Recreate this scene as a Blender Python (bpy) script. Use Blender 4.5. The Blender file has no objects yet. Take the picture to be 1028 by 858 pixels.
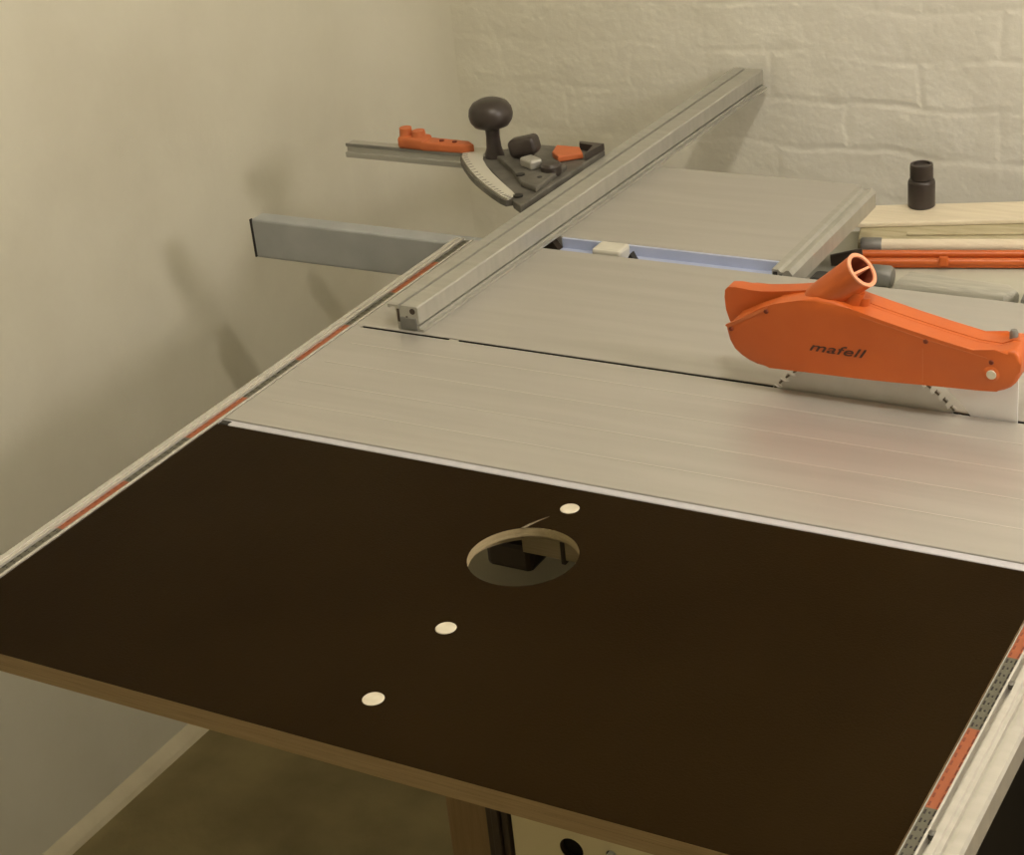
import bpy, bmesh, math, random
from mathutils import Vector, Matrix
random.seed(4)
SC = bpy.context.scene
COL = SC.collection
PI = math.pi

# ------------------------------------------------------------------ materials
def mat(name, c1, c2=None, rough=.5, metal=0., scale=8., bump=0., bscale=60., stretch=(1,1,1), emit=None, alpha=None, spec=.5, coat=0.):
    m = bpy.data.materials.new(name); m.use_nodes = True
    nt = m.node_tree; N = nt.nodes; L = nt.links
    b = N['Principled BSDF']
    b.inputs['Roughness'].default_value = rough
    b.inputs['Metallic'].default_value = metal
    b.inputs['Specular IOR Level'].default_value = spec
    if coat: b.inputs['Coat Weight'].default_value = coat
    b.inputs['Base Color'].default_value = (*c1, 1)
    tc = N.new('ShaderNodeTexCoord'); mp = N.new('ShaderNodeMapping')
    mp.inputs['Scale'].default_value = stretch
    L.new(tc.outputs['Object'], mp.inputs['Vector'])
    if c2:
        n = N.new('ShaderNodeTexNoise'); n.inputs['Scale'].default_value = scale; n.inputs['Detail'].default_value = 6
        L.new(mp.outputs[0], n.inputs['Vector'])
        r = N.new('ShaderNodeValToRGB')
        r.color_ramp.elements[0].position = .32; r.color_ramp.elements[1].position = .68
        r.color_ramp.elements[0].color = (*c1, 1); r.color_ramp.elements[1].color = (*c2, 1)
        L.new(n.outputs['Fac'], r.inputs['Fac']); L.new(r.outputs[0], b.inputs['Base Color'])
    if bump:
        n2 = N.new('ShaderNodeTexNoise'); n2.inputs['Scale'].default_value = bscale; n2.inputs['Detail'].default_value = 5
        L.new(mp.outputs[0], n2.inputs['Vector'])
        bp = N.new('ShaderNodeBump'); bp.inputs['Strength'].default_value = bump; bp.inputs['Distance'].default_value = .004
        L.new(n2.outputs['Fac'], bp.inputs['Height']); L.new(bp.outputs[0], b.inputs['Normal'])
    if emit:
        b.inputs['Emission Color'].default_value = (*emit[0], 1); b.inputs['Emission Strength'].default_value = emit[1]
    return m

ALU   = mat('anodised_aluminium', (.42,.415,.365), (.48,.47,.42), .38, .45, 14, .05, 240, (1,8,1))
ALUTOP= mat('table_aluminium', (.475,.46,.418), (.52,.502,.46), .34, .46, 5, .04, 300, (1,12,1))
ALURIB= mat('rib_highlight_aluminium', (.59,.57,.52), None, .30, .35)
ALUDK = mat('shaded_grey_aluminium', (.33,.33,.30), (.38,.38,.35), .5, .4, 20)
VIOLET= mat('pale_edge_aluminium', (.60,.60,.64), None, .35, .35)
BLUEG = mat('pale_blue_reflection', (.50,.56,.74), (.44,.50,.68), .4, .1, 18)  # cool reflection on the front edge put into the colour
BEAMM = mat('grey_beam_paint', (.36,.38,.38), (.41,.43,.43), .5, .25, 25, .06, 90)
BLACK = mat('black_plastic', (.014,.013,.012), None, .45)
KNOB  = mat('dark_brown_plastic', (.034,.026,.022), (.046,.036,.031), .36, 0, 30)
CAST  = mat('dark_grey_casting', (.095,.09,.075), (.16,.152,.13), .5, .2, 40, .15, 120)
CREAMP= mat('cream_scale_plate', (.60,.58,.49), (.64,.62,.53), .45, .1, 20)
ORANGE= mat('orange_plastic', (.52,.102,.015), (.59,.128,.022), .42, 0, 10, .04, 160)
ORANGED=mat('pale_orange_plastic', (.50,.125,.035), (.58,.16,.05), .55, 0, 30)
ORPALE= mat('pale_orange_rim', (.85,.36,.20), None, .5)  # paler orange for the port's rim and divider
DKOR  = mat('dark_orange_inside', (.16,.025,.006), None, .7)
ORBAR = mat('orange_steel_paint', (.50,.10,.016), (.58,.13,.025), .35, 0, 20)
STEEL = mat('bright_steel', (.90,.90,.90), (.93,.92,.92), .38, .08, 30, 0,1,(1,1,1))
BLADE = mat('saw_blade_steel', (.58,.575,.54), (.64,.635,.60), .34, .45, 40)
CARB  = mat('dark_carbide', (.12,.10,.07), None, .4, .4)
DARKST= mat('dark_brown_steel', (.045,.032,.022), (.07,.05,.035), .45, .3, 20)
CREAMS= mat('cream_painted_steel', (.62,.54,.33), (.68,.60,.38), .45, 0, 6)
CHAR  = mat('charcoal_painted_steel', (.008,.007,.005), (.013,.011,.008), .7, spec=.1)
WOOD  = mat('pale_bare_wood', (.70,.62,.46), (.80,.72,.55), .65, 0, 9, .3, 60, (1,14,14))
WOOD2 = mat('olive_grey_wood', (.40,.35,.21), (.54,.48,.31), .75, 0, 12, .5, 50, (1,10,10))
WOODB = mat('brown_wood', (.19,.12,.045), (.25,.165,.07), .6, 0, 8, .3, 60, (14,14,1))
PLY   = mat('plywood_edge', (.29,.20,.09), (.38,.27,.135), .7, 0, 9, .3, 90, (2,2,70))
PLYH  = mat('pale_plywood_edge', (.40,.32,.17), (.48,.39,.23), .65, 0, 12, .3, 90, (3,3,70))
PLUG  = mat('pale_plug', (.58,.53,.40), (.68,.63,.50), .5, 0, 90)
GREYM = mat('matt_grey_metal', (.20,.20,.185), (.27,.265,.24), .5, .4, 30)
GREYST= mat('weathered_grey_wood', (.38,.37,.31), (.50,.485,.41), .7, 0, 16, .4, 50, (1,10,10))
BENCH = mat('pale_green_bench_top', (.46,.455,.37), (.52,.51,.42), .6, 0, 5)
TAPED = mat('dark_scale_tape', (.10,.095,.065), None, .5)
TAPEO = mat('orange_scale_tape', (.30,.080,.026), None, .5)
TAPEM = mat('scale_ink', (.012,.010,.008), None, .5)
TAPEN = mat('scale_ink_on_orange', (.17,.035,.012), None, .5)
LETTER= mat('faded_lettering', (.05,.02,.012), (.12,.035,.015), .5, 0, 300)
SOCKET= mat('lamp_socket_plastic', (.6,.58,.52), None, .5)

RAILM = mat('polished_rail_aluminium', (.60,.585,.53), (.66,.64,.58), .27, .55, 14, .04, 240, (1,8,1))

def board_mat():
    m = mat('dark_phenolic_film', (.0125,.0062,.0010), (.0170,.0095,.0025), .38, 0, 3.5, .10, 500, spec=.02)
    nt = m.node_tree; N = nt.nodes; L = nt.links
    b = N['Principled BSDF']
    # faint scratches scattered over the film
    tc = N.new('ShaderNodeTexCoord'); mp = N.new('ShaderNodeMapping'); mp.inputs['Scale'].default_value = (40,4,1); mp.inputs['Rotation'].default_value = (0,0,.7)
    L.new(tc.outputs['Object'], mp.inputs['Vector'])
    n = N.new('ShaderNodeTexNoise'); n.inputs['Scale'].default_value = 6; n.inputs['Detail'].default_value = 8
    L.new(mp.outputs[0], n.inputs['Vector'])
    r = N.new('ShaderNodeValToRGB'); r.color_ramp.elements[0].position = .35; r.color_ramp.elements[1].position = .75
    r.color_ramp.elements[0].color = (.30,.30,.30,1); r.color_ramp.elements[1].color = (.42,.42,.42,1)
    L.new(n.outputs['Fac'], r.inputs['Fac']); L.new(r.outputs[0], b.inputs['Roughness'])
    return m
BOARD = board_mat()

def wall_mat(name, brick, c1, c2):
    m = bpy.data.materials.new(name); m.use_nodes = True
    nt = m.node_tree; N = nt.nodes; L = nt.links
    b = N['Principled BSDF']; b.inputs['Roughness'].default_value = .85; b.inputs['Specular IOR Level'].default_value = .25
    tc = N.new('ShaderNodeTexCoord')
    n = N.new('ShaderNodeTexNoise'); n.inputs['Scale'].default_value = 2.6; n.inputs['Detail'].default_value = 8; n.inputs['Roughness'].default_value = .6
    L.new(tc.outputs['Object'], n.inputs['Vector'])
    r = N.new('ShaderNodeValToRGB'); r.color_ramp.elements[0].position = .3; r.color_ramp.elements[1].position = .7
    r.color_ramp.elements[0].color = (*c1,1); r.color_ramp.elements[1].color = (*c2,1)
    L.new(n.outputs['Fac'], r.inputs['Fac'])
    L.new(r.outputs[0], b.inputs['Base Color'])
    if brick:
        # yellower plaster tone at the corner, lightening rightwards in place of lamp light
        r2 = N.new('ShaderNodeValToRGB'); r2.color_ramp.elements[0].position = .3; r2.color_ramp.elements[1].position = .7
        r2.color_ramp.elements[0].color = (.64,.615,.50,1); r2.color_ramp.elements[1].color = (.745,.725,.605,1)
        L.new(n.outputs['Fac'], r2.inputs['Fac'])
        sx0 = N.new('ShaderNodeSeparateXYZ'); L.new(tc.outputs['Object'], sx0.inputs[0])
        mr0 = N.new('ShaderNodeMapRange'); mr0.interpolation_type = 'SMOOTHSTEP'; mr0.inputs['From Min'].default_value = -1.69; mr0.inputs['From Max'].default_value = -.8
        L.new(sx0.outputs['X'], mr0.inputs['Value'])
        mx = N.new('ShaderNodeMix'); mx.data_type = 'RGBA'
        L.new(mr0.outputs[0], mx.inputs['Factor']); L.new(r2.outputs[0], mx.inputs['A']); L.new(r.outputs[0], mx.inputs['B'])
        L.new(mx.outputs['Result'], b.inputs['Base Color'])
    n2 = N.new('ShaderNodeTexNoise'); n2.inputs['Scale'].default_value = 16 if brick else 9; n2.inputs['Detail'].default_value = 7
    L.new(tc.outputs['Object'], n2.inputs['Vector'])
    h = n2.outputs['Fac']; dist = .006 if brick else .005
    if brick:
        # wobble the joints, then map the wall's x / z onto the brick pattern
        nz = N.new('ShaderNodeTexNoise'); nz.inputs['Scale'].default_value = 7; nz.inputs['Detail'].default_value = 3
        L.new(tc.outputs['Object'], nz.inputs['Vector'])
        sub = N.new('ShaderNodeVectorMath'); sub.operation = 'SUBTRACT'; sub.inputs[1].default_value = (.5,.5,.5)
        L.new(nz.outputs['Color'], sub.inputs[0])
        sc = N.new('ShaderNodeVectorMath'); sc.operation = 'SCALE'; sc.inputs['Scale'].default_value = .040
        L.new(sub.outputs[0], sc.inputs[0])
        ad = N.new('ShaderNodeVectorMath'); L.new(tc.outputs['Object'], ad.inputs[0]); L.new(sc.outputs[0], ad.inputs[1])
        mp = N.new('ShaderNodeMapping'); mp.inputs['Rotation'].default_value = (-PI/2,0,0)
        L.new(ad.outputs[0], mp.inputs['Vector'])
        bt = N.new('ShaderNodeTexBrick'); bt.inputs['Scale'].default_value = 1
        bt.inputs['Brick Width'].default_value = .235; bt.inputs['Row Height'].default_value = .074
        bt.inputs['Mortar Size'].default_value = .010; bt.inputs['Mortar Smooth'].default_value = 1.0
        bt.inputs['Color1'].default_value = (1,1,1,1); bt.inputs['Color2'].default_value = (.8,.8,.8,1); bt.inputs['Mortar'].default_value = (.35,.35,.35,1)
        mp.inputs['Location'].default_value = (.03,.037,0)
        L.new(mp.outputs[0], bt.inputs['Vector'])
        # the paint fills the joints near the left corner
        sx = N.new('ShaderNodeSeparateXYZ'); L.new(tc.outputs['Object'], sx.inputs[0])
        mr = N.new('ShaderNodeMapRange'); mr.inputs['From Min'].default_value = -1.7; mr.inputs['From Max'].default_value = -1.0
        mr.inputs['To Min'].default_value = .03; mr.inputs['To Max'].default_value = .50
        L.new(sx.outputs['X'], mr.inputs['Value'])
        # thick paint fills the joints unevenly
        fz = N.new('ShaderNodeTexNoise'); fz.inputs['Scale'].default_value = 5.5; fz.inputs['Detail'].default_value = 4
        L.new(tc.outputs['Object'], fz.inputs['Vector'])
        fr = N.new('ShaderNodeMapRange'); fr.inputs['From Min'].default_value = .40; fr.inputs['From Max'].default_value = .66; fr.inputs['To Min'].default_value = .12
        L.new(fz.outputs['Fac'], fr.inputs['Value'])
        fm = N.new('ShaderNodeMath'); fm.operation = 'MULTIPLY'; L.new(mr.outputs[0], fm.inputs[0]); L.new(fr.outputs[0], fm.inputs[1])
        mu = N.new('ShaderNodeMath'); mu.operation = 'MULTIPLY'; L.new(bt.outputs['Color'], mu.inputs[0]); L.new(fm.outputs[0], mu.inputs[1])
        m2 = N.new('ShaderNodeMath'); m2.operation = 'MULTIPLY'; m2.inputs[1].default_value = 1.25; L.new(h, m2.inputs[0])
        aa = N.new('ShaderNodeMath'); L.new(mu.outputs[0], aa.inputs[0]); L.new(m2.outputs[0], aa.inputs[1]); h = aa.outputs[0]
    bp = N.new('ShaderNodeBump'); bp.inputs['Strength'].default_value = .85 if brick else .55; bp.inputs['Distance'].default_value = dist
    L.new(h, bp.inputs['Height']); L.new(bp.outputs[0], b.inputs['Normal'])
    return m
PLASTER = wall_mat('painted_plaster', False, (.64,.615,.50), (.745,.725,.605))  # plaster kept darker than the brick; dimmer light put into the colour
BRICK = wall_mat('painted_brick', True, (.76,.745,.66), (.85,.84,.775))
FLOORM = mat('brown_concrete', (.165,.130,.055), (.29,.235,.11), .85, 0, 5, .5, 30)
CEILM = mat('ceiling_paint', (.72,.70,.62), None, .9)

# ------------------------------------------------------------------ mesh helpers
def link(name, bm, m, parent=None, smooth=False, angle=None):
    bmesh.ops.recalc_face_normals(bm, faces=bm.faces)
    me = bpy.data.meshes.new(name); bm.to_mesh(me); bm.free()
    for x in (m if isinstance(m, (list, tuple)) else [m]): me.materials.append(x)
    if smooth or angle:
        for p in me.polygons: p.use_smooth = True
        me.set_sharp_from_angle(angle=math.radians(angle or 40))
    o = bpy.data.objects.new(name, me); COL.objects.link(o)
    if parent:
        o.parent = parent; o.matrix_parent_inverse = Matrix.Identity(4)
        # geometry is written in room coordinates
        inv = Matrix.Translation(parent_world(parent)).inverted()
        me.transform(inv)
    return o
def parent_world(p):
    v = Vector(p.location)
    while p.parent: p = p.parent; v += p.location
    return v
def thing(name, label, cat, loc, group=None):
    o = bpy.data.objects.new(name, None); COL.objects.link(o); o.location = loc
    o.empty_display_size = .05
    return tag(o, label, cat, group)
def tag(o, label, cat, group=None):
    o['label'] = label; o['category'] = cat
    if group: o['group'] = group
    return o
def structure(o): o['kind'] = 'structure'; return o
def box(bm, x0, x1, y0, y1, z0, z1, bev=0, mi=0, rot=None, seg=2):
    r = bmesh.ops.create_cube(bm, size=1)
    vs = r['verts']
    bmesh.ops.scale(bm, vec=(x1-x0, y1-y0, z1-z0), verts=vs)
    c = Vector(((x0+x1)/2, (y0+y1)/2, (z0+z1)/2))
    if rot is not None: bmesh.ops.rotate(bm, cent=(0,0,0), matrix=rot, verts=vs)
    bmesh.ops.translate(bm, vec=c, verts=vs)
    fs = list({f for v in vs for f in v.link_faces})
    for f in fs: f.material_index = mi
    if bev:
        es = list({e for v in vs for e in v.link_edges})
        rr = bmesh.ops.bevel(bm, geom=es, offset=bev, segments=seg, affect='EDGES', profile=.5)
        for f in rr['faces']: f.material_index = mi
    return bm
def cyl(bm, p0, p1, r0, r1=None, seg=24, mi=0, caps=True):
    p0 = Vector(p0); p1 = Vector(p1); d = p1-p0
    q = Vector((0,0,1)).rotation_difference(d.normalized()).to_matrix()
    r = bmesh.ops.create_cone(bm, cap_ends=caps, segments=seg, radius1=r0, radius2=r0 if r1 is None else r1, depth=d.length)
    bmesh.ops.rotate(bm, cent=(0,0,0), matrix=q, verts=r['verts'])
    bmesh.ops.translate(bm, vec=(p0+p1)/2, verts=r['verts'])
    for f in {f for v in r['verts'] for f in v.link_faces}: f.material_index = mi
    return r['verts']
def lathe(bm, prof, c, seg=32, axis=None, mi=0):
    """prof = [(r, h)...] revolved about +z (or axis) from point c"""
    q = Vector((0,0,1)).rotation_difference(Vector(axis).normalized()).to_matrix() if axis else Matrix.Identity(3)
    rings = []
    c = Vector(c)
    for r, h in prof:
        if r < 1e-6: rings.append([bm.verts.new(q @ Vector((0,0,h)) + c)])
        else: rings.append([bm.verts.new(q @ Vector((r*math.cos(2*PI*k/seg), r*math.sin(2*PI*k/seg), h)) + c) for k in range(seg)])
    for a, b in zip(rings, rings[1:]):
        for k in range(seg):
            k2 = (k+1) % seg
            if len(a) == 1 and len(b) == 1: continue
            if len(a) == 1: f = bm.faces.new((a[0], b[k], b[k2]))
            elif len(b) == 1: f = bm.faces.new((a[k], a[k2], b[0]))
            else: f = bm.faces.new((a[k], a[k2], b[k2], b[k]))
            f.material_index = mi
    return bm
def prism(bm, pts, lo, hi, fn, mi=0, bev=0, side=None):
    """pts 2-D polygon, extruded from lo to hi; fn(u, v, t) -> 3-D"""
    a = [bm.verts.new(fn(u, v, lo)) for u, v in pts]; b = [bm.verts.new(fn(u, v, hi)) for u, v in pts]
    fs = [bm.faces.new(a), bm.faces.new(b[::-1])]
    n = len(pts)
    for i in range(n): fs.append(bm.faces.new((a[i], a[(i+1)%n], b[(i+1)%n], b[i])))
    for f in fs: f.material_index = mi
    if bev:
        es = [e for f in (fs[:2] if side is None else [fs[side]]) for e in f.edges]
        bmesh.ops.bevel(bm, geom=list(set(es)), offset=bev, segments=3, affect='EDGES', profile=.5)
    return bm
XZ = lambda u, v, t: (u, t, v)      # polygon in x/z, extruded along y
XY = lambda u, v, t: (u, v, t)      # plan polygon, extruded along z
def B(): return bmesh.new()
def RZ(a): return Matrix.Rotation(a, 3, 'Z')
def plate_hole(bm, x0, x1, y0, y1, z0, z1, holes, mi_top=0, mi_side=1, mi_hole=2):
    """rectangular panel with through holes [(cx, cy, r)]"""
    def face(z):
        loops = [[bm.verts.new((x, y, z)) for x, y in ((x0,y0),(x1,y0),(x1,y1),(x0,y1))]]
        for cx, cy, r in holes:
            loops.append([bm.verts.new((cx+r*math.cos(2*PI*k/56), cy+r*math.sin(2*PI*k/56), z)) for k in range(56)])
        es = []
        for lp in loops:
            for i in range(len(lp)): es.append(bm.edges.new((lp[i], lp[(i+1)%len(lp)])))
        r = bmesh.ops.triangle_fill(bm, use_beauty=True, use_dissolve=False, edges=es)
        for f in r['geom']:
            if isinstance(f, bmesh.types.BMFace): f.material_index = mi_top
        return loops
    lo = face(z0); hi = face(z1)
    for k, (a, b) in enumerate(zip(lo, hi)):
        for i in range(len(a)):
            f = bm.faces.new((a[i], a[(i+1)%len(a)], b[(i+1)%len(a)], b[i])); f.material_index = mi_side if k == 0 else mi_hole
    return bm

# ------------------------------------------------------------------ the room
XL, XR, YF, YB, ZC = -1.79, 2.3, -1.6, 2.58, 2.62
def slab(name, x0,x1,y0,y1,z0,z1,m):
    o = link(name, box(B(), x0,x1,y0,y1,z0,z1), m); return structure(o)
slab('floor', XL-.1, XR+.1, YF-.1, YB+.1, -.1, 0, FLOORM)
slab('ceiling', XL-.1, XR+.1, YF-.1, YB+.1, ZC, ZC+.1, CEILM)
bm = box(B(), XL-.1, XL, YF-.1, YB+.1, 0, ZC)
RC = .14
prism(bm, [(XL-.01,YB+.01),(XL-.01,YB-RC)]+[(XL+RC-RC*math.cos(a), YB-RC+RC*math.sin(a)) for a in [PI/2*k/10 for k in range(11)]]+[(XL+RC,YB+.01)], 0, ZC, XY)
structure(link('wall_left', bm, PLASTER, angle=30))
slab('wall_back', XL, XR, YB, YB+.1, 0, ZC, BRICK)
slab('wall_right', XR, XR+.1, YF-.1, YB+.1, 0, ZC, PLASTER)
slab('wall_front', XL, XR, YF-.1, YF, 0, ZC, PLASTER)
bm = B(); prism(bm, [(XL,0),(XL+.018,0),(XL+.014,.008),(XL+.004,.020),(XL,.024)], YF, YB, XZ)
structure(link('baseboard_left', bm, mat('cement_fillet', (.58,.52,.36), (.66,.60,.43), .85, 0, 14, .5, 60)))

# ------------------------------------------------------------------ table saw
ZT = .87
XT0, XT1 = -1.214, -.340          # table width
YS = 1.6175                        # saw slot line
saw = thing('table_saw', 'silver table saw with a wide ribbed aluminium table and orange-marked side rails', 'table saw', (-.77, 1.6, 0))
bm = B()
box(bm, XT0, XT1, 1.3668, YS-.0024, ZT-.030, ZT, .0012)
box(bm, XT0, XT1, YS+.0024, 1.894, ZT-.030, ZT, .0012)
box(bm, XT0, -1.204, YS-.0030, YS+.0030, ZT-.028, ZT-.0008)
box(bm, -1.085, -1.073, YS-.0030, YS+.0030, ZT-.02, ZT-.0010)
link('tabletop', bm, ALUTOP, saw)
bm = B()
for y in (1.5725, 1.5215, 1.470, 1.4195):
    box(bm, -1.19, XT1, y-.0009, y+.0009, ZT-.0002, ZT+.0003, 0)
link('table_ribs', bm, ALURIB, saw)  # lighter metal stands in for the highlights on the ribs
for y in (YS-.0024, YS+.0019): link('slot_shade', box(B(), -1.2038, XT1-.001, y, y+.0005, ZT-.0305, ZT-.0009), BLACK, saw)  # black strips stand in for the shade on the slot walls
link('slot_shade_floor', box(B(), -1.204, XT1-.002, YS-.02, YS+.02, ZT-.034, ZT-.0301), BLACK, saw)  # black strip below the slot, its depth of shade done in colour
bm = B()
box(bm, XT0, XT1, 1.3620, 1.3664, ZT-.028, ZT-.0014, .0008)
box(bm, XT0, XT1, 1.3545, 1.3616, ZT-.028, ZT-.0002, .0015)
link('front_edge_strip', bm, VIOLET, saw)['label'] = 'pale violet-grey aluminium edge strip'
bm = B(); box(bm, -1.2125,-1.2000, 1.3540,1.3625, ZT-.012, ZT+.0003, .0015); link('corner_dark_block', bm, BLACK, saw)  # small black block at the table's near left corner
# cabinet below
bm = B()
box(bm, -.768, -.45, 1.157, 1.84, .06, .70, .004)
link('cabinet', bm, CHAR, saw)
bm = B(); box(bm, -.89,-.838, 1.345,1.45, .768,.80, .006); link('motor_housing', bm, DARKST, saw)
link('added_pale_tray', box(B(), -1.06,-.775, 1.375,1.78, .620,.640, .003), CREAMS, saw)  # added pale plate, brightens what shows through the board's cut-out
link('tray_strut', box(B(), -.80,-.785, 1.46,1.475, .635,.79, .001), DARKST, saw)
bm = B(); box(bm, -1.17, -.38, 1.44, 1.86, .78, ZT-.031, .004)
link('table_frame', bm, CHAR, saw)
bm = B()
def panel_holes():
    b = B()
    hs = [(-.705,.619,.0120),(-.664,.625,.0055),(-.712,.604,.005),(-.640,.615,.006),(-.60,.60,.009),(-.69,.54,.009),(-.62,.52,.009)]
    def T(bm2):
        for v in bm2.verts: x,y,z = v.co; v.co = (x, z, y)
    plate_hole(b, -.766, -.452, .05, ZT-.021, 1.149, 1.156, hs, 0, 0, 1); T(b); return b
p = link('side_panel', panel_holes(), [CREAMS, DARKST], saw); p['label'] = 'cream painted panel with round holes'
bm = B(); cyl(bm, (-.664,1.155,.625), (-.664,1.143,.625), .0042, seg=16); link('bolt', bm, STEEL, saw, smooth=True)
bm = B()
for i, x in enumerate((-.792, -.784, -.776)):
    box(bm, x, x+.0072, 1.146-.004*(i==1), 1.178, 0, ZT-.021, .001)
link('leg', bm, DARKST, saw)
for (x, y) in ((-.46,1.175),(-.46,1.83),(-.772,1.83)):
    link('leg', box(B(), x-.014, x+.014, y-.014, y+.014, 0, ZT-.04, .002), DARKST, saw)

# side rails with their measuring tapes
def rail(side):
    s = 1 if side == 'r' else -1
    y0, y1 = .78, 1.894
    if side == 'r':
        x = -.3375
        prof = [(0,-.026),(.040,-.026),(.0405,-.003),(.0385,0),(.0310,0),(.0300,-.0030),(.0275,-.0030),(.0265,-.0006),(.0235,-.0006),(.0225,.0010),(.0176,.0012),(.0168,-.007),(.0134,-.007),(.0128,.0004),(.0110,.0006),(.0108,-.0018),(.0008,-.0018),(.0006,-.0010),(0,-.0010)]
        tx0, tx1 = x+.0010, x+.0106
    else:
        x = -1.2145
        prof = [(0,-.026),(0,0),(-.0040,0),(-.0042,-.0016),(-.0136,-.0016),(-.0140,.0010),(-.0170,.0012),(-.0176,-.0004),(-.0200,-.0004),(-.0206,.0008),(-.0265,.0008),(-.0270,-.026)]
        tx0, tx1 = x-.0134, x-.0044
    bm = B()
    prism(bm, [(x+u, ZT+v) for u, v in prof], y0, y1, XZ)
    r = link('side_rail', bm, RAILM, saw); r['label'] = 'grooved silver aluminium rail'
    tp = B(); zt = ZT-.0016 if side == 'l' else ZT-.0018
    edges = [(1.127 if side == 'r' else 1.117) + .1*k for k in range(-4, 9)]
    edges = [y0+.002] + [e for e in edges if y0+.01 < e < y1-.01] + [y1-.002]
    for a, b in zip(edges, edges[1:]):
        k = round((((a+b)/2) - 1.077)/.1) if b-a > .05 else round((a-1.027+.0)/.1)
        mi = (0 if k % 2 == 0 else 1) ^ (side == 'l')          # the 1.027..1.127 stretch is orange
        box(tp, tx0, tx1, a, b, zt, zt+.0004, 0, mi)
        n = int(round((b-a)/.01))
        for q in range(n):
            yy = a + (q+.5)*(b-a)/n
            w = (tx1-tx0)
            box(tp, tx0+w*.10, tx0+w*.26, yy-.0024, yy+.0024, zt+.0004, zt+.0006, 0, 2 if mi == 0 else 3)
            box(tp, tx0+w*.80, tx0+w*.95, yy-.0030, yy+.0030, zt+.0004, zt+.0006, 0, 2 if mi == 0 else 3)
            if mi: box(tp, tx0+w*.45, tx0+w*.6, yy-.001, yy+.001, zt+.0004, zt+.0006, 0, 3)
    t = link('scale_tape', tp, [TAPEO, TAPED, TAPEN, TAPEM], r); t['label'] = 'measuring tape in alternating orange and dark grey stretches'
    return r
rail('r'); rail('l')
for y in (1.192, 1.000):
    bm = B(); lathe(bm, [(0,.0022),(.0018,.0022),(.0034,.0012),(.0036,-.003),(0,-.003)], (-.3222, y, ZT-.001), 16)
    link('rail_screw', bm, CAST, saw, smooth=True)

# blade and riving knife in the slot
bm = B()
R0, zc, xc = .125, ZT-.077, -.5945
NT = 72
pts = []
for k in range(NT):
    a = 2*PI*k/NT
    for da, rr in ((0, R0-.006), (.012, R0), (.040, R0-.001), (.050, R0-.008)):
        pts.append((xc+rr*math.cos(a+da), zc+rr*math.sin(a+da)))
prism(bm, pts, YS-.0012, YS+.0012, XZ)
bl = link('saw_blade', bm, BLADE, saw); bl['label'] = 'round toothed steel blade rising through the slot'
bm = B()
for k in range(NT):
    a = 2*PI*k/NT + .03
    box(bm, xc+(R0-.003)*math.cos(a)-.0011, xc+(R0-.003)*math.cos(a)+.0011, YS-.0017, YS+.0017, zc+(R0-.003)*math.sin(a)-.0026, zc+(R0-.003)*math.sin(a)+.0026, 0, 0, Matrix.Rotation(-a, 3, 'Y'))
link('blade_teeth', bm, CARB, bl)
bm = B()
arc = [(xc+.133*math.cos(t), zc+.133*math.sin(t)) for t in [math.radians(a) for a in range(20, 64, 4)]]
prism(bm, [(-.4395, ZT-.03),(-.4395,.922),(-.450,.932),(-.505,.938)] + arc[::-1], YS-.0010, YS+.0010, XZ)
kn = link('riving_knife', bm, STEEL, saw); kn['label'] = 'bright bare steel riving knife behind the blade'

# bracket that carries the beam behind the table
for x in (-1.10, -.84):
    link('beam_bracket', box(B(), x-.02, x+.02, 1.86, 1.902, .79, ZT-.012 if x < -1 else .838, .002), CHAR, saw)

# ------------------------------------------------------------------ sliding table behind
sl = thing('sliding_table', 'small silver side table on a grey beam at the far edge of the saw', 'sliding table', (-.97, 2.0, .80))
bm = B()
box(bm, -1.590, -.812, 1.917, 1.945, .795, .852, .003)
beam = link('guide_beam', bm, BEAMM, sl); beam['label'] = 'long grey box-section beam sticking out to the left'
bm = B(); box(bm, -1.5925, -1.590, 1.9165, 1.9215, .7955, .8515, .0006); link('end_cap', bm, BLACK, beam)
bm = B()
box(bm, -1.150, -.812, 1.936, 2.206, .8535, .870, .0015)
link('table_plate', bm, ALUTOP, sl)
bm = B()
box(bm, -1.108, -.8125, 1.9325, 1.9365, .836, .8690, .0008)
box(bm, -1.108, -.8125, 1.9155, 1.9330, .8525, .8560, .0008)
link('front_trim', bm, BLUEG, sl)['label'] = 'front edge coloured with a pale blue reflection'
bm = B()
prism(bm, [(-.8120,.846),(-.7870,.846),(-.7865,.8660),(-.7905,.8715),(-.7945,.8715),(-.7975,.8685),(-.8010,.8685),(-.8040,.8715),(-.8120,.8715)], 1.905, 2.192, XZ)
e = link('edge_profile', bm, ALU, sl); e['label'] = 'ridged aluminium profile along the right edge'
bm = B(); box(bm, -.8105,-.8050,1.9035,1.9052,.852,.869,.0006)
link('profile_end_slot', bm, BLACK, e)
bm = B(); box(bm,-.8025,-.7990,1.9035,1.9052,.855,.866,.0006); link('profile_end_slot', bm, BLACK, e)
for x in (-1.10, -.84): link('beam_foot', box(B(), x-.018, x+.018, 1.9025, 1.9175, .80, .845, .002), CHAR, sl)
bm = B(); box(bm, -1.052, -1.012, 1.905, 1.935, .853, .8715, .004); link('clamp_pad', bm, CREAMP, sl)['label'] = 'pale clamping pad'
bm = B(); prism(bm, [(-1.006,.856),(-.990,.856),(-.998,.8705)], 1.905, 1.915, XZ); link('gap_shade', bm, BLACK, sl)  # black wedge stands in for the shade in the gap by the pad
bm = B(); prism(bm, [(-1.1475,.853),(-1.108,.853),(-1.120,.8685),(-1.1475,.8685)], 1.925, 1.937, XZ); link('corner_block', bm, DARKST, sl)
bm = B(); box(bm, -1.06,-.86, 1.95, 2.17, .82, .8536, .004); link('carriage', bm, CHAR, sl)
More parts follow.
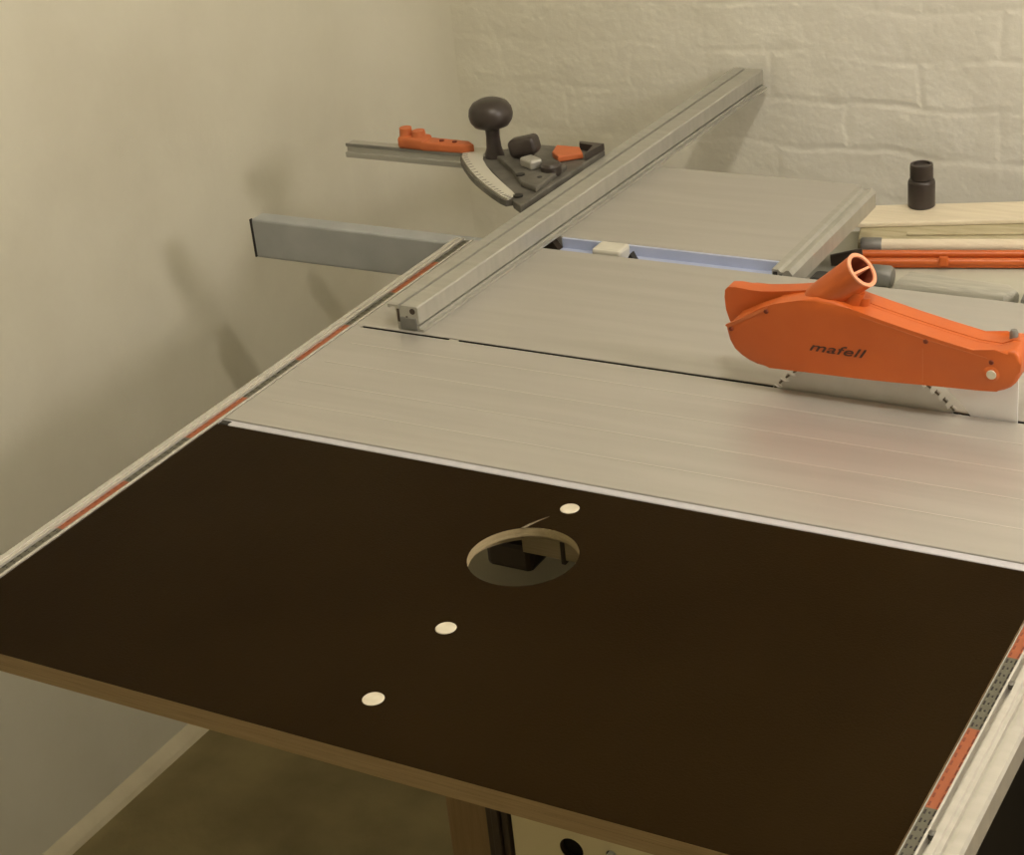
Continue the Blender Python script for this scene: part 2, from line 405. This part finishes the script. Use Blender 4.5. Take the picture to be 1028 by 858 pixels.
bm = B(); box(bm, -.768,-.730, 1.902, 1.935, .80, .8655, .006); 
link('end_stop', bm, BLACK, sl)
bm = B(); box(bm, -.80,-.735, 1.915, 1.94, .808, .845, .003); link('beam_joint', bm, CHAR, sl)

# ------------------------------------------------------------------ mitre fence lying across the table
FY0, FY1 = 1.6235, 2.566
fen = thing('mitre_fence', 'long silver fence bar with dark protractor head, lying across the table towards the bricks', 'fence', (-1.145, FY0, ZT))
SH = .024/(FY1-FY0)
prof = [(.0115,0),(.0470,0),(.0470,.0030),(.0415,.0030),(.0415,.0062),(.0380,.0062),(.0380,.0088),(.0415,.0088),(.0415,.0285),(.0400,.0300),(.0185,.0300),(.0180,.0262),(.0150,.0262),(.0145,.0300),(0,.0300),(0,.0255),(.0030,.0255),(.0030,.0275),(.0105,.0275),(.0105,.0235),(.0115,.0220)]
def FX(y): return -1.1680 + (y-FY0)*SH*1.05
bm = B()
a = []; b_ = []
for (u, v) in prof:
    a.append(bm.verts.new((FX(FY0)+u*.98, FY0, ZT+.0004+v))); b_.append(bm.verts.new((FX(FY1)+u*1.12, FY1, ZT+.0004+v)))
bm.faces.new(a); bm.faces.new(b_[::-1])
for i in range(len(a)): bm.faces.new((a[i], a[(i+1)%len(a)], b_[(i+1)%len(a)], b_[i]))
link('fence_profile', bm, ALU, fen)
bm = B(); cyl(bm, (FX(FY0)+.0335,FY0-.0006,ZT+.0245), (FX(FY0)+.0335,FY0+.004,ZT+.0245), .0036, seg=20)
box(bm, FX(FY0)+.0125, FX(FY0)+.0155, FY0-.0006, FY0+.003, ZT+.010, ZT+.026)
box(bm, FX(FY0)+.0240, FX(FY0)+.0262, FY0-.0006, FY0+.003, ZT+.004, ZT+.018)
link('end_slots', bm, DARKST, fen)
bm = B(); box(bm, FX(FY0)+.0155, FX(FY0)+.038, FY0-.0012, FY0+.002, ZT+.001, ZT+.0165, .001); link('end_plate', bm, GREYM, fen)

ZG = .893
head = B()
prism(head, [(-1.166,1.936),(-1.158,2.158),(-1.255,2.160),(-1.318,2.118),(-1.322,2.100),(-1.290,2.064),(-1.250,2.026),(-1.212,1.988),(-1.186,1.952)], ZG, ZG+.012, XY, bev=.002)
# raised web of the casting
prism(head, [(-1.170,1.985),(-1.172,2.075),(-1.245,2.105),(-1.285,2.085),(-1.235,2.040),(-1.200,2.000)], ZG+.011, ZG+.019, XY, bev=.0025)
hd = link('protractor_head', head, CAST, fen); hd['label'] = 'dark grey cast protractor head'
bm = B()
outer = [(-1.350,2.120),(-1.346,2.096),(-1.336,2.078),(-1.319,2.058),(-1.297,2.034),(-1.272,2.010),(-1.247,1.989),(-1.224,1.971),(-1.205,1.957),(-1.192,1.950)]
inner = [(-1.190,1.966),(-1.200,1.976),(-1.216,1.990),(-1.238,2.010),(-1.262,2.032),(-1.286,2.057),(-1.305,2.080),(-1.314,2.098),(-1.316,2.122)]
prism(bm, outer+inner, ZG+.0121, ZG+.0145, XY)
arc_o = link('degree_arc', bm, CREAMP, hd); arc_o['label'] = 'pale curved degree scale'
bm = B()
prism(bm, [(x-.0025, y-.0022) for x, y in outer]+[(x+.006,y+.005) for x, y in outer][::-1], ZG+.004, ZG+.0120, XY)
for i in range(26):
    t = i/25*(len(outer)-1); k = min(int(t), len(outer)-2); f = t-k
    x = outer[k][0]*(1-f)+outer[k+1][0]*f; y = outer[k][1]*(1-f)+outer[k+1][1]*f
    box(bm, x-.0006+.003, x+.0006+.003, y, y+.006, ZG+.0145, ZG+.0148, 0, 0, RZ(-PI/4))
link('arc_rim', bm, CAST, hd)
def knob_big():
    c = (-1.296, 2.098, ZG+.012)
    b = B()
    lathe(b, [(0,0),(.0135,0),(.0130,.005),(.0105,.014),(.0095,.030),(.0100,.038),(.0115,.042)], c, 28)
    s = link('knob_stem', b, KNOB, fen, smooth=True)
    b = B()
    lathe(b, [(.0095,.042),(.016,.0425),(.0240,.0455),(.0290,.0525),(.0305,.0605),(.0290,.0690),(.0240,.0760),(.0150,.0805),(.006,.0820),(0,.0822)], c, 40)
    k = link('knob', b, KNOB, s, smooth=True); k['label'] = 'dark mushroom-shaped knob'
knob_big()
# wing knob, small knob, set screws, orange wedge
b = B()
lathe(b, [(0,0),(.012,0),(.012,.014),(.016,.016)], (-1.243,2.090,ZG+.012), 24)
box(b, -1.263,-1.223, 2.076,2.104, ZG+.022, ZG+.047, .007, 0, Matrix.Rotation(-.22,3,'Y') @ RZ(.15), seg=4)
link('clamp_knob', b, KNOB, fen, smooth=True)
b = B()
lathe(b, [(0,0),(.012,0),(.0145,.003),(.0145,.013),(.0115,.0165),(0,.0175)], (-1.183,2.052,ZG+.012), 24)
link('round_knob', b, KNOB, fen, smooth=True)
b = B()
prism(b, [(-1.170,2.118),(-1.186,2.140),(-1.222,2.140),(-1.214,2.112),(-1.196,2.096)], ZG+.0125, ZG+.021, XY, bev=.002)
link('orange_wedge', b, ORANGED, fen)
b = B()
prism(b, [(-1.163,2.110),(-1.157,2.156),(-1.196,2.158),(-1.192,2.150),(-1.168,2.146)], ZG+.0125, ZG+.0225, XY, bev=.001)
link('wedge_cover', b, KNOB, fen)
b = B(); box(b, -1.228,-1.200, 2.045,2.064, ZG+.019, ZG+.032, .003, 0, RZ(-.5)); link('steel_catch', b, ALU, fen)
for p0, p1, rr in (((-1.214,2.024,ZG+.0185),(-1.214,2.024,ZG+.0200),.0062),((-1.186,1.966,ZG+.011),(-1.186,1.966,ZG+.0145),.0065),((-1.184,2.022,ZG+.0185),(-1.184,2.022,ZG+.0195),.0035)):
    b = B(); cyl(b, p0, p1, rr, seg=20); link('set_screw', b, BLACK, fen)
# short rod to the left with the orange stop
b = B()
box(b, -1.540,-1.300, 2.094,2.112, ZG-.004, ZG+.013, .0015)
box(b, -1.540,-1.300, 2.089,2.0945, ZG-.006, ZG+.002, .001)
rod = link('cross_bar', b, ALU, fen)
b = B(); box(b, -1.5402,-1.33, 2.0925,2.0948, ZG+.0095, ZG+.0138, 0); link('bar_groove', b, GREYM, rod)
b = B()
box(b, -1.450,-1.405, 2.090,2.116, ZG+.0132, ZG+.031, .005, seg=3)
cyl(b, (-1.441,2.103,ZG+.028), (-1.441,2.103,ZG+.0415), .0095, .0085, 20)
cyl(b, (-1.420,2.103,ZG+.026), (-1.420,2.103,ZG+.0385), .0110, .0090, 20)
prism(b, [(-1.410,2.090),(-1.345,2.094),(-1.332,2.104),(-1.345,2.114),(-1.410,2.116)], ZG+.0132, ZG+.026, XY, bev=.003)
st = link('flip_stop', b, ORANGED, rod, angle=40); st['label'] = 'orange plastic flip stop'
b = B()
cyl(b, (-1.383,2.103,ZG+.025), (-1.383,2.103,ZG+.0275), .0035, seg=12); link('stop_screw', b, DKOR, st)
b = B(); cyl(b, (-1.362,2.103,ZG+.025), (-1.362,2.103,ZG+.0275), .0035, seg=12); link('stop_screw', b, DKOR, st)

# ------------------------------------------------------------------ dark extension board
brd = thing('extension_board', 'dark brown film-faced plywood board with a round cut-out, in front of the saw table', 'board', (-.77, 1.14, ZT))
BX0, BX1, BY0, BY1 = -1.2135, -.3385, .9260, 1.3535
bm = B()
plate_hole(bm, BX0, BX1, BY0, BY1, ZT-.0095, ZT-.0006, [(-.7725,1.2275,.0505)], 0, 1, 2)
plate_hole(bm, BX0, BX1, BY0, BY1, ZT-.0195, ZT-.0096, [(-.7725,1.2275,.0620)], 0, 1, 2)
link('panel', bm, [BOARD, PLY, PLYH], brd)
for (x, y) in ((-.7730,1.3185), (-.7770,1.1010), (-.7785,.9905)):
    bm = B(); lathe(bm, [(0,-.002),(.0090,-.002),(.0092,-.0002),(.0086,.0004),(0,.0006)], (x, y, ZT-.0004), 28)
    link('plug', bm, PLUG, brd)['label'] = 'round pale plug'
# battens under the board, seen through the cut-out
for x0, x1 in ((-.812,-.770),(-.7665,-.715)):
    bm = B(); box(bm, x0, x1, 1.2905,1.3080, .830,.8504, .001); link('batten', bm, PLYH, brd)
bm = B(); box(bm, -.7705,-.7660, 1.2895,1.3080, .826,.8504, .0005); link('bracket', bm, DARKST, brd)
bm = B()
prism(bm, [(-.7990,1.2700),(-.7955,1.2715),(-.7905,1.2850),(-.7840,1.2990),(-.7905,1.2890),(-.7960,1.2790)], ZT-.0006, ZT-.0003, XY)
link('scuff', bm, mat('pale_scuff', (.16,.13,.08), None, .7), brd)
# wooden upright leaning beside the cabinet
o = link('wooden_batten', box(B(), -.842,-.796, 1.155,1.177, 0,.84, .002), WOODB)
tag(o, 'upright brown wooden batten below the plywood edge, beside a dark leg', 'batten')

# ------------------------------------------------------------------ orange blade guard
G0, G1 = 1.5955, 1.6395
GM = (G0+G1)/2
gd = thing('blade_guard', 'orange plastic blade guard with a slanting dust port above the saw slot', 'blade guard', (-.59, GM, .90))
low = [(-.7285,.9200),(-.7140,.9075),(-.6960,.9010),(-.6580,.9020),(-.5740,.9035),(-.5100,.9070),(-.4580,.9090),(-.4440,.9125),(-.4345,.9230),(-.4315,.9380),(-.4325,.9490),(-.4400,.9570)]
topf = [(-.4600,.9455),(-.5280,.9590),(-.5900,.9735),(-.6270,.9860),(-.6600,.9775),(-.6850,.9700),(-.7320,.9430)]
# near shell
def smooth_poly(pts, n=1):
    for _ in range(n):
        out = []
        for i in range(len(pts)):
            p, q = pts[i], pts[(i+1)%len(pts)]
            out += [(p[0]*.75+q[0]*.25, p[1]*.75+q[1]*.25), (p[0]*.25+q[0]*.75, p[1]*.25+q[1]*.75)]
        pts = out
    return pts
near = smooth_poly(low[:-1] + [(-.4400,.9565),(-.4620,.9470),(-.5280,.9600),(-.5910,.9750),(-.6270,.9860),(-.6600,.9780),(-.6860,.9710),(-.7340,.9445)])
bm = B(); prism(bm, near, G0, GM-.0021, XZ, bev=.0040, side=0)
sh = link('near_shell', bm, ORANGE, gd, angle=35)
far = smooth_poly([(-.7290,.9200),(-.7145,.9075),(-.6960,.9010),(-.6580,.9020),(-.5740,.9035),(-.5100,.9070),(-.4580,.9090),(-.4440,.9125),(-.4345,.9230),(-.4315,.9380),(-.4330,.9490),(-.4420,.9570),(-.4620,.9478),(-.5280,.9608),(-.5910,.9757),(-.6270,.9862),(-.6600,.9795),(-.6860,.9755),(-.7080,.9730),(-.7380,.9755),(-.7440,.9690),(-.7420,.9420)])
bm = B(); prism(bm, far, GM+.0021, G1, XZ, bev=.0040, side=1)
sf = link('far_shell', bm, ORANGE, gd, angle=35)
tl = smooth_poly([(-.4335,.9480),(-.4400,.9565),(-.4620,.9472),(-.5280,.9602),(-.5910,.9752),(-.6270,.9858),(-.6600,.9778),(-.6860,.9705)])[:14]
bm = B(); prism(bm, tl + [(x, z-.007) for x, z in tl[::-1]], GM-.0023, GM+.0023, XZ); link('top_rib', bm, ORANGE, gd)
# dust port: tube rising to the right
tb = Vector((-.6420, GM, .9700)); tm = Vector((-.5935, GM-.004, 1.0120)); ax = (tm-tb).normalized(); Ln = (tm-tb).length
bm = B()
lathe(bm, [(.0130,-.006),(.0165,0),(.0178,.010),(.0178,Ln*.75),(.0184,Ln-.002),(.0184,Ln),(.0148,Ln)], tb, 36, ax)
port = link('dust_port', bm, [ORANGE], gd, angle=40)
side = ax.cross(Vector((0,1,0))).normalized()
c = tb + ax*(Ln-.0125)
bm = B(); lathe(bm, [(.0186,Ln-.0015),(.0188,Ln+.0004),(.0150,Ln+.0006),(.0146,Ln-.001)], tb, 36, ax)
vs = bmesh.ops.create_cube(bm, size=1)['verts']
bmesh.ops.scale(bm, vec=(.0295,.0024,.024), verts=vs)
M = Matrix((side, ax.cross(side).normalized(), ax)).transposed()
M = M @ Matrix.Rotation(math.radians(78), 3, 'Z')
bmesh.ops.rotate(bm, cent=(0,0,0), matrix=M, verts=vs); bmesh.ops.translate(bm, vec=c, verts=vs)
link('port_rim', bm, ORPALE, port, angle=40)
bm = B(); lathe(bm, [(0,Ln-.030),(.0146,Ln-.030),(.0146,Ln-.0012)], tb, 36, ax); link('port_bore', bm, DKOR, port)  # dark orange stands in for the shade inside the port
# boss at the foot of the port
bm = B()
cyl(bm, (-.6060,GM-.006,.968), (-.5985,GM-.006,.991), .0095, .0085, 24)
cyl(bm, (-.5960,GM-.002,.968), (-.5935,GM-.002,.9835), .0085, .0070, 24)
prism(bm, [(-.652,.975),(-.600,.968),(-.598,.984),(-.617,.998),(-.640,.990)], GM-.013, GM+.013, XZ, bev=.003)
link('port_boss', bm, ORANGE, gd, angle=40)
def dot(name, x, z, r, m, d=.0012, parent=gd):
    b = B(); lathe(b, [(0,d),(r*.75,d),(r,0),(r,-.002)], (x, G0, z), 18, (0,-1,0)); o = link(name, b, m, parent, smooth=True); return o
for x, z in ((-.7270,.9395),(-.6880,.9635),(-.5240,.9530),(-.4600,.9400)): dot('screw', x, z, .0026, DKOR)
dot('pivot_ring', -.4600, .9275, .0082, ORANGE, .0010)
pv = dot('pivot_pin', -.4595, .9275, .0058, PLUG, .0016); pv['label'] = 'pale round pin'
b = B(); lathe(b, [(0,.008),(.003,.008),(.0042,.005),(.0042,-.002)], (-.4480,GM+.010,.9535), 16); link('nut', b, GREYM, gd, smooth=True)
b = B(); box(b, -.5272,-.5267, G0-.0002, G0+.001, .909,.945); link('seam', b, ORANGED, gd)
b = B(); prism(b, [(-.7300,.9400),(-.6880,.9650),(-.6860,.9690),(-.7330,.9430)], G0-.0006, G0+.003, XZ); link('nose_lip', b, ORANGED, gd)
b = B(); prism(b, [(-.5900,.9710),(-.5280,.9562),(-.4640,.9440),(-.4640,.9433),(-.5280,.9552),(-.5900,.9700)], G0-.0003, G0+.004, XZ); link('edge_highlight', b, ORANGED, gd)  # lighter strip stands in for the highlight along the guard's edge
# lettering
cu = bpy.data.curves.new('lettering', 'FONT'); cu.body = 'mafell'; cu.size = .0215; cu.extrude = .0002; cu.shear = .35; cu.offset = .00025; cu.space_character = 1.05
to = bpy.data.objects.new('tmp_text', cu); COL.objects.link(to)
bpy.context.view_layer.update()
me = bpy.data.meshes.new_from_object(to.evaluated_get(bpy.context.evaluated_depsgraph_get()))
bpy.data.objects.remove(to)
me.name = 'lettering'; me.materials.clear(); me.materials.append(LETTER)
xs = [v.co.x for v in me.vertices]; w = max(xs)-min(xs); s = .060/w
me.transform(Matrix.Translation((-.6440, G0-.0003, .9275)) @ Matrix.Rotation(math.radians(1), 4, 'Y') @ Matrix.Rotation(PI/2, 4, 'X') @ Matrix.Diagonal((s, .62, 1, 1)))
me.transform(Matrix.Translation(gd.location).inverted())
lo = bpy.data.objects.new('lettering', me); COL.objects.link(lo); lo.parent = gd

# ------------------------------------------------------------------ bench and offcuts behind the saw
bn = thing('workbench', 'low pale bench against the brick wall, heaped with planks and an orange bar', 'bench', (-.2, 2.25, 0))
bm = B(); prism(bm, [(-.875,1.965),(.62,1.965),(.62,2.565),(-.10,2.565),(-.875,2.255)], .742, .778, XY)
link('bench_top', bm, BENCH, bn)
for x, y in ((-.84,2.0),(.58,2.0),(.58,2.53),(-.12,2.50),(-.84,2.20)):
    link('leg', box(B(), x-.025,x+.025,y-.025,y+.025,0,.742,.003), WOODB, bn)
ZB = .7782
def bar(name, label, cat, p, q, w, z0, z1, m, bev=.002, ends=None):
    """board laid from p to q (plan points of its near edge), width w away from the camera"""
    d = Vector((q[0]-p[0], q[1]-p[1])); n = Vector((-d.y, d.x)).normalized()*w; L_ = d.length
    e = ends or (0, 0)
    u = d.normalized()
    pts = [tuple(p), tuple(q), (q[0]+n.x+u.x*e[1], q[1]+n.y+u.y*e[1]), (p[0]+n.x+u.x*e[0], p[1]+n.y+u.y*e[0])]
    t = thing(name, label, cat, (p[0], p[1], z0)) if m is None else None
    b = B(); prism(b, pts, z0, z1, XY, bev=bev)
    o = link(name, b, m); return tag(o, label, cat)
bar('wooden_plank', 'pale bare plank with the dark container standing on it', 'plank', (-.833,2.243), (-.09,2.500), .067, .7932, .8000, WOOD)
bar('wooden_plank', 'thin rough olive-grey board lying between the pale plank and the round pole', 'plank', (-.818,2.209), (-.05,2.430), .080, ZB, .7930, WOOD2)
bar('wooden_plank', 'narrow splintered strip on the olive-grey board, ending in a dark crack', 'plank', (-.760,2.2335), (-.10,2.425), .008, .7931, .7965, WOOD2)
# round pole with a grey ferrule
pl = thing('round_pole', 'pale round wooden pole with a grey end sleeve above the orange bar', 'pole', (-.80,2.185,.80))
p0, p1 = Vector((-.806,2.190,.7925)), Vector((-.05,2.398,.7925)); u = (p1-p0).normalized()
bm = B(); cyl(bm, p0+u*.022, p1, .0080, seg=28); link('pole', bm, WOOD, pl, smooth=True)
bm = B(); lathe(bm, [(0,-.001),(.0088,-.001),(.0100,.001),(.0100,.024),(.0095,.026),(0,.026)], p0, 28, u); link('sleeve', bm, GREYM, pl, angle=40)
# orange bar
ob = thing('bar_clamp', 'long orange steel bar with a dark tip lying in front of the round pole', 'bar clamp', (-.79,2.14,ZB))
p0, p1 = Vector((-.797,2.153,.7915)), Vector((-.05,2.360,.7915)); u = (p1-p0).normalized(); a = math.atan2(u.y,u.x)
bm = B()
L_ = (p1-p0).length; c = (p0+p1)/2
box(bm, c.x-L_/2, c.x+L_/2, c.y-.0105, c.y+.0105, ZB+.002, ZB+.0090, .0015, 0, RZ(a))
cyl(bm, p0+Vector((0,-.0075,-.004)), p1+Vector((0,-.0075,-.004)), .0052, seg=20)
cyl(bm, p0+Vector((0,.0075,.001)), p1+Vector((0,.0075,.001)), .0052, seg=20)
link('bar', bm, ORBAR, ob, angle=40)
bm = B(); cyl(bm, p0-u*.030+Vector((-.004,-.004,-.004)), p0+u*.006, .0075, .0115, 20); link('tip', bm, DARKST, ob, smooth=True)
pp = p0+u*.112; bm = B(); box(bm, pp.x-.006,pp.x+.006, pp.y-.0165,pp.y-.0110, ZB+.006,ZB+.019, .002, 0, RZ(a)); link('lug', bm, ORANGE, ob)
# bits in front
bm = B(); lathe(bm, [(0,0),(.0125,0),(.014,.002),(.014,.024),(.0115,.028),(0,.028)], (-.760,2.098,ZB+.0142), 24, (1,.05,0)); o = link('pipe_stub', bm, GREYM, angle=40)
tag(o, 'short dark grey pipe stub just right of the dust port, under the orange bar', 'pipe')
b = B(); prism(b, [(-.722,2.078),(-.585,2.074),(-.570,2.088),(-.585,2.106),(-.716,2.114)], ZB, ZB+.020, XY, bev=.006)
o = link('grey_offcut', b, GREYST, angle=40); tag(o, 'pale grey rounded wood offcut lying under the orange bar', 'offcut')
b = B(); box(b, -.562,-.40, 2.060,2.115, ZB, ZB+.026, .005, 0, RZ(.1)); o = link('grey_offcut', b, GREYM, angle=40)
tag(o, 'darker grey block at the right edge, beyond the pale rounded offcut', 'offcut')
for k, (x, y, r) in enumerate(((-.650,2.050,-.45),(-.618,2.042,-.2))):
    b = B(); box(b, x-.018,x+.018, y-.005,y+.005, ZB, ZB+.009, .001, 0, RZ(r)); o = link('wood_chip', b, WOOD)
    tag(o, ('left' if k == 0 else 'right')+' one of the two small pale wood chips below the grey offcut', 'wood chip', 'wood chips by the grey offcut')
# small dark container
ct = thing('plastic_container', 'small dark cylindrical container with a narrower ribbed cap standing on the pale plank', 'container', (-.7705,2.3265,.8002))
c = (-.7705,2.3265,.8002)
bm = B(); lathe(bm, [(0,0),(.0165,0),(.0182,.0015),(.0182,.034),(.0172,.0375),(.0150,.039),(0,.039)], c, 36); link('body', bm, KNOB, ct, angle=40)
bm = B()
pr = [(0,.039),(.0150,.039)]
for i in range(4): pr += [(.0158,.0405+.0045*i),(.0152,.0430+.0045*i)]
pr += [(.0155,.058),(.0148,.0600),(.0115,.0605),(.0108,.0575),(0,.0575)]
lathe(bm, pr, c, 36); link('cap', bm, KNOB, ct, angle=40)

# ------------------------------------------------------------------ lamps
def ceiling_lamp(name, label, x, y, drop, r, strength, col):
    t = thing(name, label, 'lamp', (x, y, ZC))
    b = B(); lathe(b, [(0,0),(.05,0),(.05,-.012),(.02,-.03),(0,-.03)], (x,y,ZC), 28); link('ceiling_rose', b, SOCKET, t, angle=40)
    b = B(); cyl(b, (x,y,ZC-drop), (x,y,ZC-.02), .003, seg=10); link('flex', b, BLACK, t)
    b = B(); lathe(b, [(0,.04),(.016,.04),(.02,.03),(.02,0),(.018,-.003)], (x,y,ZC-drop-.02), 24); link('socket', b, SOCKET, t, angle=40)
    em = mat(name+'_glow', (1,1,1), None, .5, emit=(col, strength))
    zz = ZC-drop-.02
    b = B(); lathe(b, [(.015,-.003),(.018,-.02)]+[(r*math.sin(q), -.02-r*.85+r*math.cos(q)*.95) for q in [math.radians(k) for k in range(35,181,12)]]+[(0,-.02-r*1.8)], (x,y,zz), 28)
    link('bulb', b, em, t, smooth=True)
    return t
WARM = (1.0,.905,.765)
ceiling_lamp('pendant_lamp', 'bare round bulb hanging from the ceiling above the saw', -.28, 1.15, .08, .045, 410, (1.0,.90,.765))
ceiling_lamp('globe_lamp', 'round white globe hanging low to the right of the saw', .85, 1.46, .70, .16, 44, (1.0,.90,.84))

W = bpy.data.worlds.new('World'); SC.world = W; W.use_nodes = True
W.node_tree.nodes['Background'].inputs[0].default_value = (.02,.02,.015,1)
W.node_tree.nodes['Background'].inputs[1].default_value = 1

# ------------------------------------------------------------------ camera
cam = bpy.data.cameras.new('camera'); co = bpy.data.objects.new('camera', cam); COL.objects.link(co)
f_px, cx, cy = 1886., 514., 429.
def d(p): return Vector((p[0]-cx, -(p[1]-cy), -f_px)).normalized()
dx = -d((-2932,-152)); dy = d((1728,-651)); dz = dx.cross(dy).normalized(); dy = dz.cross(dx)
R = Matrix((dx, dy, dz))
co.matrix_world = Matrix.Translation((0,0,1.725)) @ R.to_4x4()
cam.sensor_fit = 'HORIZONTAL'; cam.sensor_width = 36; cam.lens = f_px/1028*36; cam.clip_start = .05; cam.clip_end = 50
SC.camera = co
SC.view_settings.view_transform = 'Standard'; SC.view_settings.look = 'None'
SC.view_settings.gamma = 1; SC.view_settings.use_curve_mapping = False
SC.view_settings.exposure = .12
